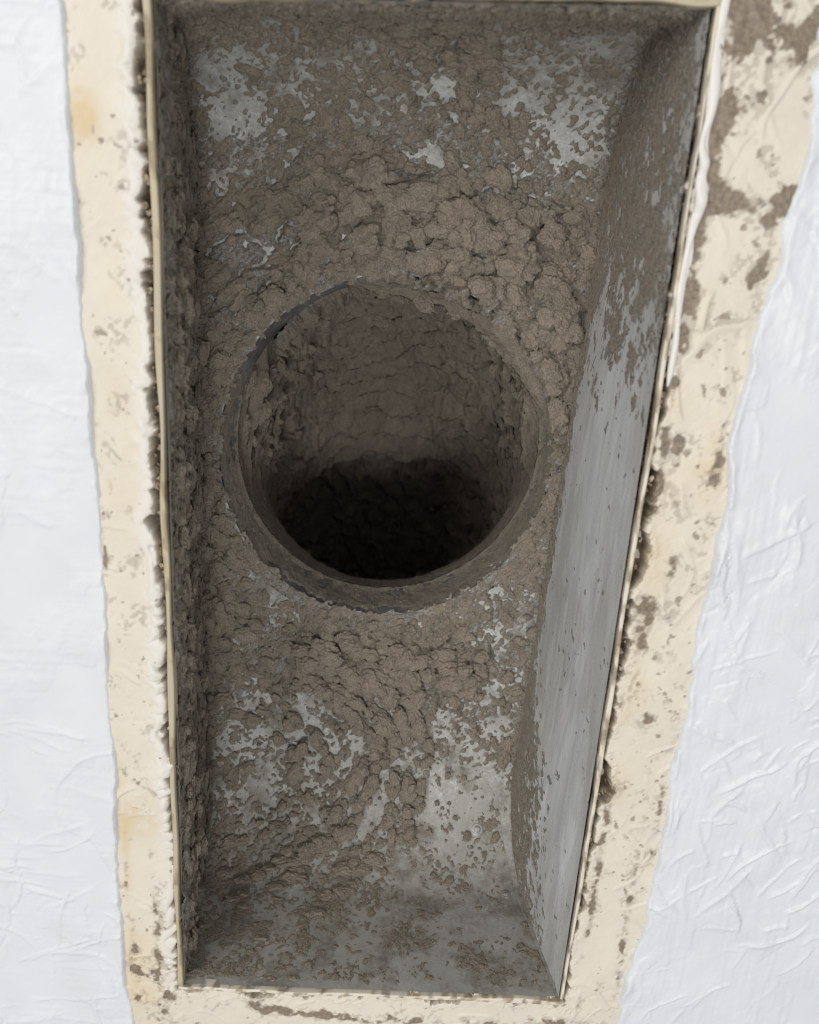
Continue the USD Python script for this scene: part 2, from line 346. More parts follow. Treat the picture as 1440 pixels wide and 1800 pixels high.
# ------------------------------------------------------------------ dust on the sheet
FUZZ = []
h = 0.00056
ns, nf = int(PS[-1] / h), int(0.170 / h)
s, f = np.meshgrid(np.linspace(0.002, PS[-1] - 0.002, ns), np.linspace(0, 1, nf), indexing='ij')
P = sheet(s, f); N = normals_of(P); N *= np.sign((N * (np.array([0, -.2, .02]) - P)).sum(-1, keepdims=True))
X, Y, Z = P[..., 0], P[..., 1], P[..., 2]
ZZ = np.where(s < S_TOP, PR[70, 1] + (S_TOP - s), np.where(s > S_BOT, PR[370, 1] - (s - S_BOT), Z))     # height on the unrolled sheet
mm = 0.001; px = lambda m: m / h
RHO = hole_r(X, Z); back = (s > S_TOP - .01) & (s < S_BOT + .02)
PHI = np.arctan2((Z - CZ) / EZ, X - CX)
sh = X.shape
S1 = fb(sh, px(0.013), 6, .76, 3); S2 = fb(sh, px(0.003), 4, .75, 5); S3 = fb(sh, px(0.030), 3, .6, 7); SF = fb(sh, px(0.0020), 3, .9, 6); SL = fb(sh, px(0.018), 3, .5, 8)
bare = gauss(X, ZZ, [(-.070, .168, .026, .026, .95), (-.074, .143, .016, .010, .9), (-.046, .165, .014, .02, .6), (.042, .172, .032, .036, 1.0), (.062, .195, .020, .016, .85), (.055, .140, .022, .032, .85), (.012, .165, .016, .026, .7),
                     (.024, .128, .012, .012, .45), (-.074, .112, .014, .012, .85), (-.070, .088, .017, .016, .75), (-.050, .120, .022, .012, .5), (-.070, -.075, .014, .012, .9),
                     (-.066, -.108, .022, .011, .9), (-.038, -.104, .016, .008, .7), (-.066, -.150, .024, .026, .78), (-.040, -.150, .022, .020, .55), (.034, -.165, .026, .040, .95), (.055, -.150, .018, .05, .95),
                     (.012, -.140, .016, .022, .6), (.048, -.100, .012, .028, .75), (.060, -.060, .010, .022, .7), (-.005, -.190, .02, .02, .45), (.045, -.225, .045, .034, 1.05)])
lump = gauss(X, ZZ, [(-.005, .122, .055, .026, 1.15), (.040, .098, .030, .032, 1.05), (-.062, .088, .022, .022, .8), (.058, .05, .014, .06, .95), (-.088, .03, .012, .06, .8), (-.030, .145, .030, .016, .6), (-.035, -.082, .04, .016, .9),
                     (.02, -.083, .035, .018, 1.1), (-.082, -.06, .012, .04, .6)])
lump = np.clip(lump, 0, 1.15)
# flat-topped pads of matted lint, lying in rings round the hole, broken by deep joints
wx, wz = fb(sh, px(.012), 4, .5, 21) * .0011, fb(sh, px(.012), 4, .5, 22) * .0011
jx, jz = fb(sh, px(.0022), 2, .7, 25) * .00028, fb(sh, px(.0022), 2, .7, 26) * .00028
c1, r1 = clumps(RHO + wx + jx, PHI * 0.10 * 0.60 + wz + jz, 0.0130, 31, .0013)
c2, r2 = clumps(X + wx + jx, ZZ + wz + jz, 0.0078, 33, .0009)
c3, r3 = clumps(X + wx * .5 + jx, ZZ + wz * .5 + jz, 0.0038, 34, .0006)
# drifts: scalloped terraces, steep on the outer side, round a centre to the left of each half
def drifts(cx_, cz_, wl, seed):
    an = np.arctan2(ZZ - cz_, X - cx_)
    d = np.hypot(X - cx_, ZZ - cz_) + .0030 * fb(sh, px(.035), 2, .5, seed) + .0011 * fb(sh, px(.008), 3, .55, seed + 1) + jx
    # scalloped front: bites along the ridge
    d = d + .0016 * np.abs(np.sin(an * d / .011 + 2 * SL))
    k = d / wl; n_ = np.floor(k); k = k - n_
    hgt = .45 + .55 * np.modf(np.abs(np.sin(n_ * 7.31 + seed)) * 97.3)[0]
    return np.where(k < .80, .15 + .85 * sm(.05, .8, k), 1 - sm(.80, .87, k)) * hgt
up = np.clip(gauss(X, ZZ, [(.004, .165, .026, .045, 1.2), (-.02, .205, .06, .018, .8), (.03, .135, .02, .02, .6), (-.04, .135, .03, .03, .4)]), 0, 1.1)
dn = np.clip(gauss(X, ZZ, [(-.008, -.135, .040, .038, 1.25), (.02, -.11, .03, .03, .9), (-.045, -.195, .035, .022, 1.0), (-.03, -.115, .045, .02, .7), (.015, -.185, .03, .03, .6)]), 0, 1.1)
Du, Dd = drifts(-.115, .090, .0118, 41), drifts(-.078, -.142, .0112, 45)
cov = .9 * S1 + 1.35 * SF + 1.30 - 2.45 * np.clip(bare, 0, 1.05) + .3 * S3 + .9 * (up * (Du - .45) + dn * (Dd - .45))
film = np.clip(0.22 * cov, -0.8, 0.6)
thick = np.clip(cov * .5, 0, 1) ** 1.5
dune = up * Du + dn * Dd
T = film + lump * ((.25 + .75 * r1) * 7.5 * c1 + .5) + np.clip(.35 + thick, 0, 1) * dune * 4.2 * (.55 + .45 * c2) - .25 * (up + dn)
T = T + .8 * np.clip(lump + dune, 0, 1) * c3 * (.2 + .8 * r3) + thick * (1.2 * c2 * sm(.35, .8, r2) * (1 - .5 * np.clip(bare, 0, 1)) + .5 * c3 * sm(.2, .6, r3) + .12 * S2 + .12 * np.random.default_rng(2).standard_normal(sh))
TH = np.clip(film / .3 + lump * 1.5 + dune * .8 - .1, 0, 1)
# crust along the left corner, thinner along the right one
eL = f * 0.17; eR = (1 - f) * 0.17
T = T + (np.exp(-(eL / .0055) ** 2) * (.4 + 2.4 * c2 * r2 + 1.0 * c3) + np.exp(-(eR / .004) ** 2) * (.5 + .8 * c2)) * sm(0, .03, Y)
low = sm(S_BOT + .02, S_BOT + .06, s + .006 * S1)             # the bottom panel: thin film only
T = T * (1 - low) + low * np.clip(0.16 * (S1 * .8 + S2 * .5 + SF * .8 + .25 - 3.4 * (f - .22)), -.3, .35) + low * .0
ragged = CRAD - .0007 + .0007 * S2 - .0085 * np.clip(lump, 0, 1) * c1 * (.25 + .75 * r1) * sm(.1, .6, np.sin(PHI + .25)) * (1 - np.exp(-((PHI - 2.16) / .42) ** 4))
ring = sm(.0, .0035, RHO - ragged)
T = np.where(back & (RHO < CRAD + .006), np.maximum(T, .6 * (1 - sm(.001, .005, RHO - CRAD))) * (.45 + .55 * ring), T)
T = np.minimum(T, -.5 + 2.2 * np.minimum(s - .002, PS[-1] - .0035 - s) * 1e3 / 1.2)
V = P + N * (T * mm)[..., None]
q = quads(ns, nf); qc = lambda A: A.ravel()[q].mean(1)
qmax = T.ravel()[q].max(1)
keep = (~((qc(RHO - ragged) < 0) & (qc(back.astype(float)) > .5))) & (qmax > -.12)
v, qq, ex = trim(skew(V.reshape(-1, 3)), q[keep], {'thick': TH.ravel()})
FUZZ.append((v, qq, ex['thick'], 32000))
tag(obj('dust_layer', (v, qq[:, ::-1]), 'dust', fields=ex), 'clumped brown-grey dust over the back of the boot around the round hole', 'dust', kind='stuff')

CLUMP = []     # (points, normals, weights, count, smallest, largest)
Pt = skew(V.reshape(-1, 3)); okv = ((RHO > CRAD + .0015) | ~back).ravel() & (TH.ravel() > .6)
crest = np.maximum(up * sm(.62, .80, Du / .8), dn * sm(.62, .80, Dd / .8))
wl_ = (np.clip(lump, 0, 1) * (.3 + .7 * c1 * r1)).ravel() * okv; wd_ = (crest ** 1.5).ravel() * okv; wt_ = (.15 * thick).ravel() * okv; we_ = (np.exp(-(eL / .007) ** 2)).ravel() * okv * (back.ravel())
Nf = N.reshape(-1, 3)
def along(cx_, cz_): return np.stack([-(ZZ - cz_), 0 * ZZ, X - cx_], -1).reshape(-1, 3)
Ar = along(CX, CZ); Ad = np.where((ZZ > .02).ravel()[:, None], along(-.115, .09), along(-.078, -.142))
CLUMP += [(Pt, Nf, wl_, 620, .0018, .0050, Ar, 1.1), (Pt, Nf, wl_ + .3 * wd_, 2000, .0008, .0022, Ar, 1.1), (Pt, Nf, wd_, 640, .0020, .0042, Ad, 1.25), (Pt, Nf, wd_ + wt_, 2000, .0006, .0018, Ad, 1.1), (Pt, Nf, we_, 700, .0010, .0030, None, 1)]
# dust on the side panels
def side_dust(side, hh=0.00062):
    ny, nv = int(.102 / hh), int(.374 / hh)
    G = side_grid(side, ny, nv); Nn = normals_of(G); Nn *= np.sign((Nn * (np.array([0, G[..., 1].mean(), 0]) - G)).sum(-1, keepdims=True))
    sh = G.shape[:2]; y, z = G[..., 1], G[..., 2]; p_ = lambda m: m / hh
    s1, s2 = fb(sh, p_(.010), 6, .66, 61 if side == 'left' else 71), fb(sh, p_(.003), 4, .75, 62 if side == 'left' else 72)
    w1, w2 = fb(sh, p_(.010), 4, .5, 63) * .0012, fb(sh, p_(.010), 4, .5, 64) * .0012
    if side == 'left':
        a, ra = clumps(y + w1, z * .6 + w2, .0075, 65, .0012); b, rb = clumps(y + w1 * .7, z * .7 + w2 * .7, .0036, 66, .0008)
        t = .2 + 4.4 * a * (.15 + .85 * ra) + 1.5 * b * sm(.25, .5, rb) + .1 * s2 + .4 * s1
        t = t * (.35 + .65 * sm(.006, .03, y)) - 1.0 * (1 - sm(.002, .010, y + .002 * s1)) 
        t *= .55 + .45 * sm(.19, .10, z)
    else:
        streak = fb(sh, (p_(.004), p_(.03)), 5, .7, 74); fine = fb(sh, p_(.004), 4, .85, 75)
        cover = 1.6 * sm(.055, .115, z + .006 * s1) * sm(-.02, .02, y) + 2.2 * np.exp(-((DEP - y) / .010) ** 2) + 1.5 * sm(-.085, -.135, z - .5 * (y - .05)) * sm(.02, .075, y + .25 * (-.14 - z))
        cover = cover - 1.2 * np.exp(-(((z - .185) / .016) ** 2)) * 0
        b, rb = clumps(y + w1, z * .8 + w2, .003, 76)
        t = np.clip(.13 * (s1 * .3 + .1 * streak + .65 * fine + 2.6 * cover - 2.95), -.5, .4) + .3 * np.clip(cover, 0, 1) * b * rb + .06 * s2
    V = G + Nn * (t * mm)[..., None]
    q = quads(ny, nv); q = q[t.ravel()[q].max(1) > -.12]
    v, q, ex = trim(skew(V.reshape(-1, 3)), q, {'thick': (np.clip((t - .2) / 1.6, .35, 1) if side == 'left' else np.clip((t + .0) / .42, 0, 1)).ravel()})
    FUZZ.append((v, q, ex['thick'], 9000))
    if side == 'left': CLUMP.append((skew(V.reshape(-1, 3)), Nn.reshape(-1, 3), ((t > 2.0) * sm(.004, .02, y)).ravel(), 1700, .0009, .0034, np.broadcast_to([0., 0, 1], (t.size, 3)), 1.3))
    return obj('dust_layer', (v, q if side == 'left' else q[:, ::-1]), 'dust', fields=ex)
tag(side_dust('left'), 'thick cracked dust crust on the left side of the boot beside the cream lip', 'dust', kind='stuff')
tag(side_dust('right'), 'thin brown dust film on the right side of the boot, bare grey metal between', 'dust', kind='stuff')

# dust inside collar and elbow
hh = .0008
L0 = -COL
n_s, n_p = int((ARC - L0) / hh), int(2 * np.pi * ER / hh)
s, ph = np.meshgrid(np.linspace(L0 - .0008, ARC - .001, n_s), np.linspace(-np.pi / 2, 1.5 * np.pi, n_p), indexing='ij')
sh = s.shape; p_ = lambda m: m / hh
s1, s2 = fb(sh, p_(.014), 6, .64, 81), fb(sh, p_(.003), 4, .75, 82)
t1 = s + .0045 * fb(sh, (p_(.02), p_(.035)), 6, .58, 83)
def terrace(t, wl, cut=.80):
    k = t / wl; k = k - np.floor(k); return np.where(k < cut, .35 + .65 * sm(0, cut * .6, k), (1 - sm(cut, .93, k)))
u1, u2 = fb(sh, p_(.008), 5, .60, 84) * .0018, fb(sh, p_(.008), 5, .60, 85) * .0018
def grooves(t, wl, gap, seed_shift=0.0, e=3):
    k = t / wl + seed_shift; n = np.floor(k); k = k - n
    d = np.minimum(k, 1 - k) * wl
    return 1 - np.exp(-(d / gap) ** e), k, np.modf(np.abs(np.sin(n * 12.9898) * 43758.5453))[0]
t2 = s + .0055 * fb(sh, (p_(.06), p_(.06)), 2, .5, 83) + .0012 * fb(sh, (p_(.012), p_(.014)), 3, .5, 88) + .00022 * fb(sh, p_(.0025), 2, .7, 89)
g1, k1, h1 = grooves(t2, .0165, .0016)
a, ra = clumps(t2, ph * ER * .42 + .5 * u2, .0170, 86, .0014); b, rb = clumps(s + u1 * .6, ph * ER * .7 + u2 * .6, .0060, 87, .0006)
lowside = sm(.2, -.5, np.sin(ph)); topside = sm(.25, .7, np.sin(ph + .15)); deep = np.maximum(sm(.001, .010 + .05 * lowside, s) * (1 - .75 * lowside), topside * sm(-COL, -COL + .008, s) * .8)
t = .6 + deep * ((1.0 + 10.0 * k1 * (.55 + .45 * h1)) * (1 - sm(.90, .975, k1)) + 2.0 * a * (.2 + .8 * ra) + .8 * b * sm(.4, .7, rb)) + .3 * s1 * (.2 + .8 * deep) + .08 * s2 + .08 * np.random.default_rng(4).standard_normal(sh)
# bare patch at the upper left just inside the collar, shade put into its metal colour; bare strip at the bottom of the collar
pw = (ph + np.pi) % (2 * np.pi) - np.pi
mk = np.exp(-((ph - math.radians(126)) / .46) ** 4) * (1 - sm(.040, .060, s + .005 * s1 + .012 * s2 * 0 + .03 * (ph - math.radians(138)) ** 2)); t = t * (1 - mk) - 1.8 * mk
low = (1 - sm(-COL + .0035, -COL + .0065, s + .0012 * s1)) * np.exp(-((pw + math.radians(105)) / .45) ** 2)
t = t - 1.5 * low
rr = np.where(s < 0, CRAD - .0030 + .0030 * np.clip(-s / COL, 0, 1), ER)
lipin = np.exp(-((s + .001) / .0022) ** 2); t = t + .9 * lipin
V = tube(s, ph, rr - t * mm); q = quads(n_s, n_p)
q = q[t.ravel()[q].max(1) > -.3]
v, q, ex = trim(skew(V.reshape(-1, 3)), q, {'thick': np.maximum(np.clip((t - .2) / 1.8, 0, 1), .85 * (s < .003)).ravel()})
FUZZ.append((v, q, ex['thick'], 14000))
Pn = skew(V.reshape(-1, 3)); Nn = normals_of(V); ax = tube(s, ph, 0 * s); Nn *= np.sign((Nn * (ax - V)).sum(-1, keepdims=True))
At = (np.gradient(V, axis=1)).reshape(-1, 3)
ridge = sm(.62, .80, k1) * (1 - sm(.90, .93, k1)) * (t > 3.5) * (np.sin(ph) > -.15) * (1 - mk)
CLUMP += [(Pn, Nn.reshape(-1, 3), (ridge * (s > np.where(np.sin(ph) > .55, -.006, .008))).ravel(), 260, .0022, .0046, At, 1.35), (Pn, Nn.reshape(-1, 3), (ridge * (s > np.where(np.sin(ph) > .5, -.014, .004))).ravel(), 420, .0012, .0026, At, 1.3), (Pn, Nn.reshape(-1, 3), ((t > 3) * (np.sin(ph) > -.2) * (s > np.where(np.sin(ph) > .4, -.016, .004)) * (1 - mk)).ravel(), 350, .0007, .0018, At, 1.1)]
tag(obj('dust_layer', (v, q[:, ::-1]), 'pipe_dust', fields=ex), 'thick ridged dust lining the collar and the elbow inside the round hole', 'dust', kind='stuff')
# dust inside the wider duct beyond
hh = .0012
n_s, n_p = int(FL * .8 / hh), int(2 * np.pi * fr / hh)
s, ph = np.meshgrid(np.linspace(ARC - .003, ARC + FL * .8, n_s), np.linspace(-np.pi / 2, 1.5 * np.pi, n_p), indexing='ij')
sh = s.shape; p_ = lambda m: m / hh
t1 = s * .7 + (ph - np.pi / 2) * fr * .75 + .006 * fb(sh, p_(.03), 5, .58, 91)
g1, k1, h1 = grooves(t1, .026, .0020)
a, ra = clumps(t1, s * .5 - ph * fr * .2 + .002 * fb(sh, p_(.01), 4, .6, 92), .022, 93, .0015)
t = 1 + g1 * (5 + 5 * k1) + 4 * a * ra + .4 * fb(sh, p_(.006), 4, .7, 94)
V = tube(s, ph, fr - t * mm); v, q = skew(V.reshape(-1, 3)), quads(n_s, n_p)
tag(obj('dust_layer', (v, q[:, ::-1]), 'pipe_dust', fields={'thick': np.clip(t / 1.2, 0, 1).ravel()}), 'dark dust streaks on the wall of the wider duct beyond the elbow end', 'dust', kind='stuff')

# ------------------------------------------------------------------ the wall: cream bare border round the opening, thick white paint around it
wall = tag(UsdGeom.Xform.Define(stage, '/World/wall'), 'white hand-textured wall with a cream unpainted border round the duct opening', None, None, 'structure')
hw = .00066
XA, XB, ZA, ZB = -.215, .235, -.275, .245
nx, nzz = int((XB - XA) / hw), int((ZB - ZA) / hw)
X, Z = np.meshgrid(np.linspace(XA, XB, nx), np.linspace(ZA, ZB, nzz), indexing='ij'); sh = X.shape; p_ = lambda m: m / hw
w_lo, w_hi = fb(sh, p_(.05), 3, .5, 101), fb(sh, p_(.006), 4, .6, 102)
e_l = -.1045 + .0005 * w_lo + .00014 * w_hi; e_r = .1102 + .0014 * w_lo + .00022 * w_hi - .004 * sm(-.10, -.21, Z) + .002 * sm(.02, .14, Z); e_t = .2260 + .001 * w_hi; e_b = -.2290 + .0008 * w_hi
out = np.maximum(np.maximum(e_l - X, X - e_r), np.maximum(Z - e_t, e_b - Z))       # > 0 under white paint

def strokes(X, Z, lines, hgt, seed):
    """trowel marks: each a curved line with a steep and a gentle flank"""
    H = np.zeros(X.shape)
    for pts, wdt, amp, flip in lines:
        pts = np.asarray(pts); lo, hi = pts.min(0) - 5 * wdt, pts.max(0) + 5 * wdt
        i0, i1 = np.searchsorted(X[:, 0], [lo[0], hi[0]]); j0, j1 = np.searchsorted(Z[0], [lo[1], hi[1]])
        if i1 - i0 < 2 or j1 - j0 < 2: continue
        xs, zs = X[i0:i1, j0:j1], Z[i0:i1, j0:j1]
        d, k = cKDTree(pts).query(np.stack([xs.ravel(), zs.ravel()], 1), distance_upper_bound=5 * wdt)
        ok = np.isfinite(d); k = np.where(ok, k, 0); tg = np.gradient(pts, axis=0); nn = np.stack([-tg[:, 1], tg[:, 0]], 1); nn /= np.linalg.norm(nn, axis=1, keepdims=True) + 1e-12
        sd = ((np.stack([xs.ravel(), zs.ravel()], 1) - pts[k]) * nn[k]).sum(1) * flip
        e = k / (len(pts) - 1); fade = np.clip(np.minimum(e, 1 - e) * 6, 0, 1)
        g = np.where(sd > 0, np.exp(-(d / (.45 * wdt)) ** 2), np.exp(-(d / (1.7 * wdt)) ** 2)) * ok
        g = (amp * fade * g).reshape(xs.shape)
        H[i0:i1, j0:j1] = np.where(np.abs(g) > np.abs(H[i0:i1, j0:j1]), g, H[i0:i1, j0:j1])
    return H * hgt
rg = np.random.default_rng(5)
def wander(x, z, ang, length, bend):
    n = max(int(length / .0004), 12); a = ang + np.cumsum(rg.standard_normal(n)) * .045 * bend + np.linspace(0, rg.normal() * .5 * bend, n)
    a = a + .10 * np.sin(np.arange(n) * .13 + rg.random() * 6)
    return np.stack([x + np.cumsum(np.cos(a)) * .0004, z + np.cumsum(np.sin(a)) * .0004], 1)
lines = []
def scatter(n, x0, x1, z0, z1, angs, len_, wd, am, bend=1.0):
    for _ in range(n):
        ang = angs[rg.integers(len(angs))] + rg.normal() * .28
        lines.append((wander(rg.uniform(x0, x1), rg.uniform(z0, z1), ang, rg.uniform(*len_), bend), rg.uniform(*wd), rg.uniform(*am) * (1 if rg.random() < .86 else -.6), 1 if rg.random() < .6 else -1))
R_ = math.radians
scatter(70, -.20, -.105, -.05, .235, [R_(120), R_(100), R_(75), R_(140)], (.012, .045), (.0007, .0016), (.25, .6))
scatter(110, -.21, -.107, -.25, -.06, [R_(0), R_(15), R_(110), R_(160), R_(80)], (.012, .05), (.0006, .0011), (.4, .9))
scatter(80, .112, .22, -.02, .235, [R_(95), R_(80), R_(60), R_(110)], (.012, .045), (.0007, .0015), (.35, .8))
scatter(150, .106, .21, -.15, .02, [R_(40), R_(50), R_(85), R_(100), R_(130), R_(15)], (.008, .035), (.0005, .0010), (.5, 1.1))
scatter(50, .10, .21, -.27, -.15, [R_(45), R_(90), R_(20)], (.008, .03), (.0005, .0009), (.3, .8))
H = strokes(X, Z, lines, .00085, 1)
pl = fb(sh, (p_(.016), p_(.024)), 4, .5, 115); H = H + .00022 * sm(.25, .48, pl) + .00016 * sm(.9, 1.06, pl + .3 * fb(sh, p_(.01), 3, .5, 116)) + .00026 * fb(sh, p_(.03), 3, .55, 111) + .000035 * fb(sh, (p_(.0016), p_(.03)), 3, .6, 112) * (X > 0) + .00003 * fb(sh, (p_(.02), p_(.0016)), 2, .6, 113) * (X < 0) + .00002 * fb(sh, p_(.002), 2, .6, 114)
H = H + .0007 * np.exp(-((out - .0022) / .0016) ** 2) * np.clip(.5 + .6 * fb(sh, p_(.012), 3, .5, 117), 0, 1.4)
edge = sm(-.0004, .0016, out)
H = np.maximum(H, -.00025); Yp = -(.0011 + H) * edge + .0022 * (1 - edge) 
q = quads(nx, nzz); keep = out.ravel()[q].max(1) > -.0009
v, qq = trim(np.stack([X, Yp, Z], -1).reshape(-1, 3), q[keep])
obj('painted_surface', (v, qq), 'white_paint', wall)

# border: plaster with a broken inner edge, lumps of paint along it, and the gap beside the metal lip
hb = .00052
XA, XB, ZA, ZB = -.110, .1205, -.236, .232
nx, nzz = int((XB - XA) / hb), int((ZB - ZA) / hb)
X, Z = np.meshgrid(np.linspace(XA, XB, nx), np.linspace(ZA, ZB, nzz), indexing='ij'); sh = X.shape; p_ = lambda m: m / hb
U = X - .0069 * Z; Wv = Z - .0320 * X              # square coordinates of the opening
n1, n2, n3 = fb(sh, p_(.012), 5, .6, 121), fb(sh, p_(.003), 4, .7, 122), fb(sh, p_(.03), 3, .5, 123)
scal = np.abs(np.sin(Z * math.pi / .0085 + 1.5 * n3)) ** .6     # scalloped edge of the paint lumps on the left
gl = .0012 + .0028 * sm(-.12, .10, Z) + .0005 * n1 - .0016 * scal + .0008 + .00012 * n2
gr = .0004 + .0030 * np.exp(-((Z - .015) / .075) ** 4) + .0022 * np.exp(-((Z + .10) / .035) ** 4) + .0006 * n1 + .0003 * n2
gb = .0012 + .0009 * n1 + .0004 * n2; gt = .0006 + .0004 * n1
el, er, et, eb = -W2 - RW - gl - U, U - W2 - RW - gr, Wv - HZ - RW - gt, -HZ - RW - gb - Wv       # > 0 on the plaster
inn = np.maximum(np.maximum(el, er), np.maximum(et, eb))
on = sm(-.0010, .0004, inn)
lines = []
scatter(26, -.104, -.088, -.21, .02, [R_(160), R_(175), R_(20), R_(140)], (.006, .018), (.0005, .0010), (.4, .9))
scatter(10, -.104, -.090, .02, .22, [R_(100), R_(60), R_(170)], (.008, .03), (.0006, .0014), (.2, .5))
scatter(40, .086, .108, -.21, .02, [R_(40), R_(50), R_(150), R_(100)], (.008, .028), (.0005, .0010), (.4, 1.0))
scatter(22, .088, .112, .02, .22, [R_(100), R_(95), R_(60), R_(115)], (.012, .05), (.0007, .0015), (.4, 1.0))
scatter(16, -.10, .10, -.23, -.195, [R_(0), R_(90), R_(40)], (.006, .02), (.0005, .001), (.4, .9))
H = strokes(X, Z, lines, .00080, 2) + .00016 * n3 + .00005 * n1 + .00002 * n2
lump_l = scal; rl = .5 + .35 * n3
bead = np.exp(-((el - .0026) / .0026) ** 2) * (Wv < HZ) * (Wv > -HZ - .004) * (el > -.002) * sm(-.16, .0, Z + .02 * n3 + .08)
Hb = bead * (.0006 + .0013 * lump_l * np.clip(rl, .2, 1))
beadb = np.exp(-((eb - .0025) / .002) ** 2) * (eb > -.001); beadr = np.exp(-((er - .0016) / .0018) ** 2) * (er > -.001)
lr, rr_ = clumps(X * .8 + .001 * n1, Z * .8 + .001 * n2, .0048, 132)
H = H + Hb + beadb * .0009 * lr * rr_ + beadr * .0008 * lr * rr_
Yb = -H * on + (1 - on) * (.0065 + .0012 * n2 + .0008 * n1)
# dirt that stayed where the old grille sat
stain = 1 - on
spots = [(.095, .196, .015, .019, 1.7), (.091, .172, .010, .010, 1.25), (.0885, .150, .0035, .020, 1.4), (.094, .138, .008, .005, 1.0), (.101, .170, .003, .012, .75), (.112, .178, .005, .01, .9), (.112, .138, .006, .008, 1.4), (.0885, .102, .0028, .020, 1.3), (.110, .112, .005, .009, 1.1),
         (.0872, .05, .0022, .05, .8), (.0925, .055, .0022, .016, .8), (.091, -.002, .0028, .022, .8), (.097, .012, .003, .012, .8), (.1065, .060, .003, .03, .55), (.097, -.040, .0035, .010, .85), (.0872, -.090, .0022, .03, .75), (.0872, -.14, .002, .03, .75), (.1022, -.150, .0018, .035, .85), (.1075, -.09, .002, .04, .6),
         (-.1035, -.135, .0012, .014, .8), (-.1025, -.178, .0026, .018, 1.0), (-.098, -.190, .006, .012, .75), (-.092, -.16, .002, .04, .62), (-.089, -.19, .004, .02, .85), (-.1035, .01, .0012, .03, .6),
         (-.06, -.200, .02, .004, .8), (-.02, -.202, .03, .003, .85), (.03, -.203, .05, .003, .75), (.075, -.200, .02, .004, .8), (.1185, .19, .006, .02, 1.1)]
g = gauss(X, Z, spots) + .28 * np.exp(-((e_ := np.minimum(inn, .01)) / .0014) ** 2) * (inn > 0)
sp = fb(sh, p_(.007), 6, .66, 141)
stain = np.maximum(stain, sm(.55, .95, g * (1 + .42 * sp)) * .92)
speck = fb(sh, p_(.0022), 2, .7, 143); stain = np.maximum(stain, sm(3.6, 4.2, speck + .45 * sp + .5 * (X > .085)) * .7)
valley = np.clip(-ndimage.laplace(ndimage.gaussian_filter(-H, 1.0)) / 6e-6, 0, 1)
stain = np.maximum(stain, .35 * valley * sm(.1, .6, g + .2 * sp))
och = np.clip(gauss(X, Z, [(-.097, -.105, .008, .008, .55), (-.102, .150, .005, .010, .45), (-.103, -.12, .002, .05, .3), (-.096, .06, .006, .04, .12), (.104, .055, .006, .014, .35), (-.1, -.19, .01, .03, .2), (.09, .0, .006, .1, .18)]) * (1 + .35 * n1), 0, .7)
under = np.maximum(np.maximum(-.1045 - X - .004, X - .1215), -.05)
q = quads(nx, nzz); keep = (np.maximum(np.abs(U) - W2, np.abs(Wv) - HZ).ravel()[q].max(1) > .0006)
v, qq, ex = trim(np.stack([X, Yb, Z], -1).reshape(-1, 3), q[keep], {'stain': stain.ravel(), 'ochre': och.ravel(), 'bead': np.clip(bead * 1.1, 0, .85).ravel()})
obj('unpainted_border', (v, qq), 'cream_plaster', wall, fields=ex)
# the board behind, with its square cut-out
fr_ = [trimesh.creation.box(bounds=b) for b in ([[-.214, .009, -.274], [-.0845, .022, .244]], [[.0845, .009, -.274], [.234, .022, .244]], [[-.0845, .009, .196], [.0845, .022, .244]], [[-.0845, .009, -.274], [.0845, .022, -.196]])]
obj('plasterboard', trimesh.util.concatenate(fr_), 'gypsum', wall, smooth=False)

# old sealant along the upper right of the lip
def bead_tube(path, r, seed, n=170, k=14):
    t = np.linspace(0, 1, n); p = np.stack([np.interp(t, np.linspace(0, 1, len(path)), np.array(path)[:, c]) for c in range(3)], 1)
    p = ndimage.gaussian_filter1d(p, 6, axis=0, mode='nearest')
    a = np.linspace(0, 2 * np.pi, k + 1); w = nz((n, k + 1), (9, 4), seed); w[:, -1] = w[:, 0]; w2 = nz((n, 2), (22, 1), seed + 1)
    rad = np.interp(t, np.linspace(0, 1, len(r)), r)[:, None] * (1 + .16 * w) * np.clip(np.minimum(t, 1 - t) * 14, .05, 1)[:, None] ** .5
    P = np.stack([p[:, :1] + w2[:, :1] * .0003 + rad * np.cos(a) * 1.0, p[:, 1:2] + .75 * rad * np.sin(a), np.broadcast_to(p[:, 2:], rad.shape)], -1)
    return skew(P.reshape(-1, 3)), quads(n, k + 1)
obj('sealant_bead', bead_tube([(.0842, -.0004, .200), (.0842, -.0006, .170), (.0845, -.0006, .150), (.0860, -.0008, .138), (.0846, -.0006, .125), (.0842, -.0004, .095), (.0850, 0, .075)], (.0018, .0019, .0014, .0020, .0013, .0013, .0009), 151), 'caulk', wall)

# crumbs of broken plaster in the gap on the left and along the right
r = np.random.default_rng(77); parts = []
base = trimesh.creation.icosphere(1, 1.0)
for i in range(420):
    if i < 300:
        z = r.uniform(-.185, .17); w = .0012 + .0028 * float(sm(-.12, .10, z)); x = -W2 - RW - r.uniform(.0001, 1.0) * w
    else:
        z = r.uniform(-.15, .09); x = W2 + RW + r.uniform(.0002, .0028)
    m = base.copy(); v = m.vertices * (1 + .35 * r.standard_normal((len(m.vertices), 1))) * (r.uniform(.0003, .0009) * np.array([1, 1.0, 1.3]))
    parts.append(trimesh.Trimesh(skew(v + [x, r.uniform(.0008, .005), z]), m.faces, process=False))
tag(obj('plaster_crumbs', trimesh.util.concatenate(parts), 'crumb', smooth=False), 'brown plaster crumbs lodged in the gap beside the metal lip', 'crumbs', kind='stuff')

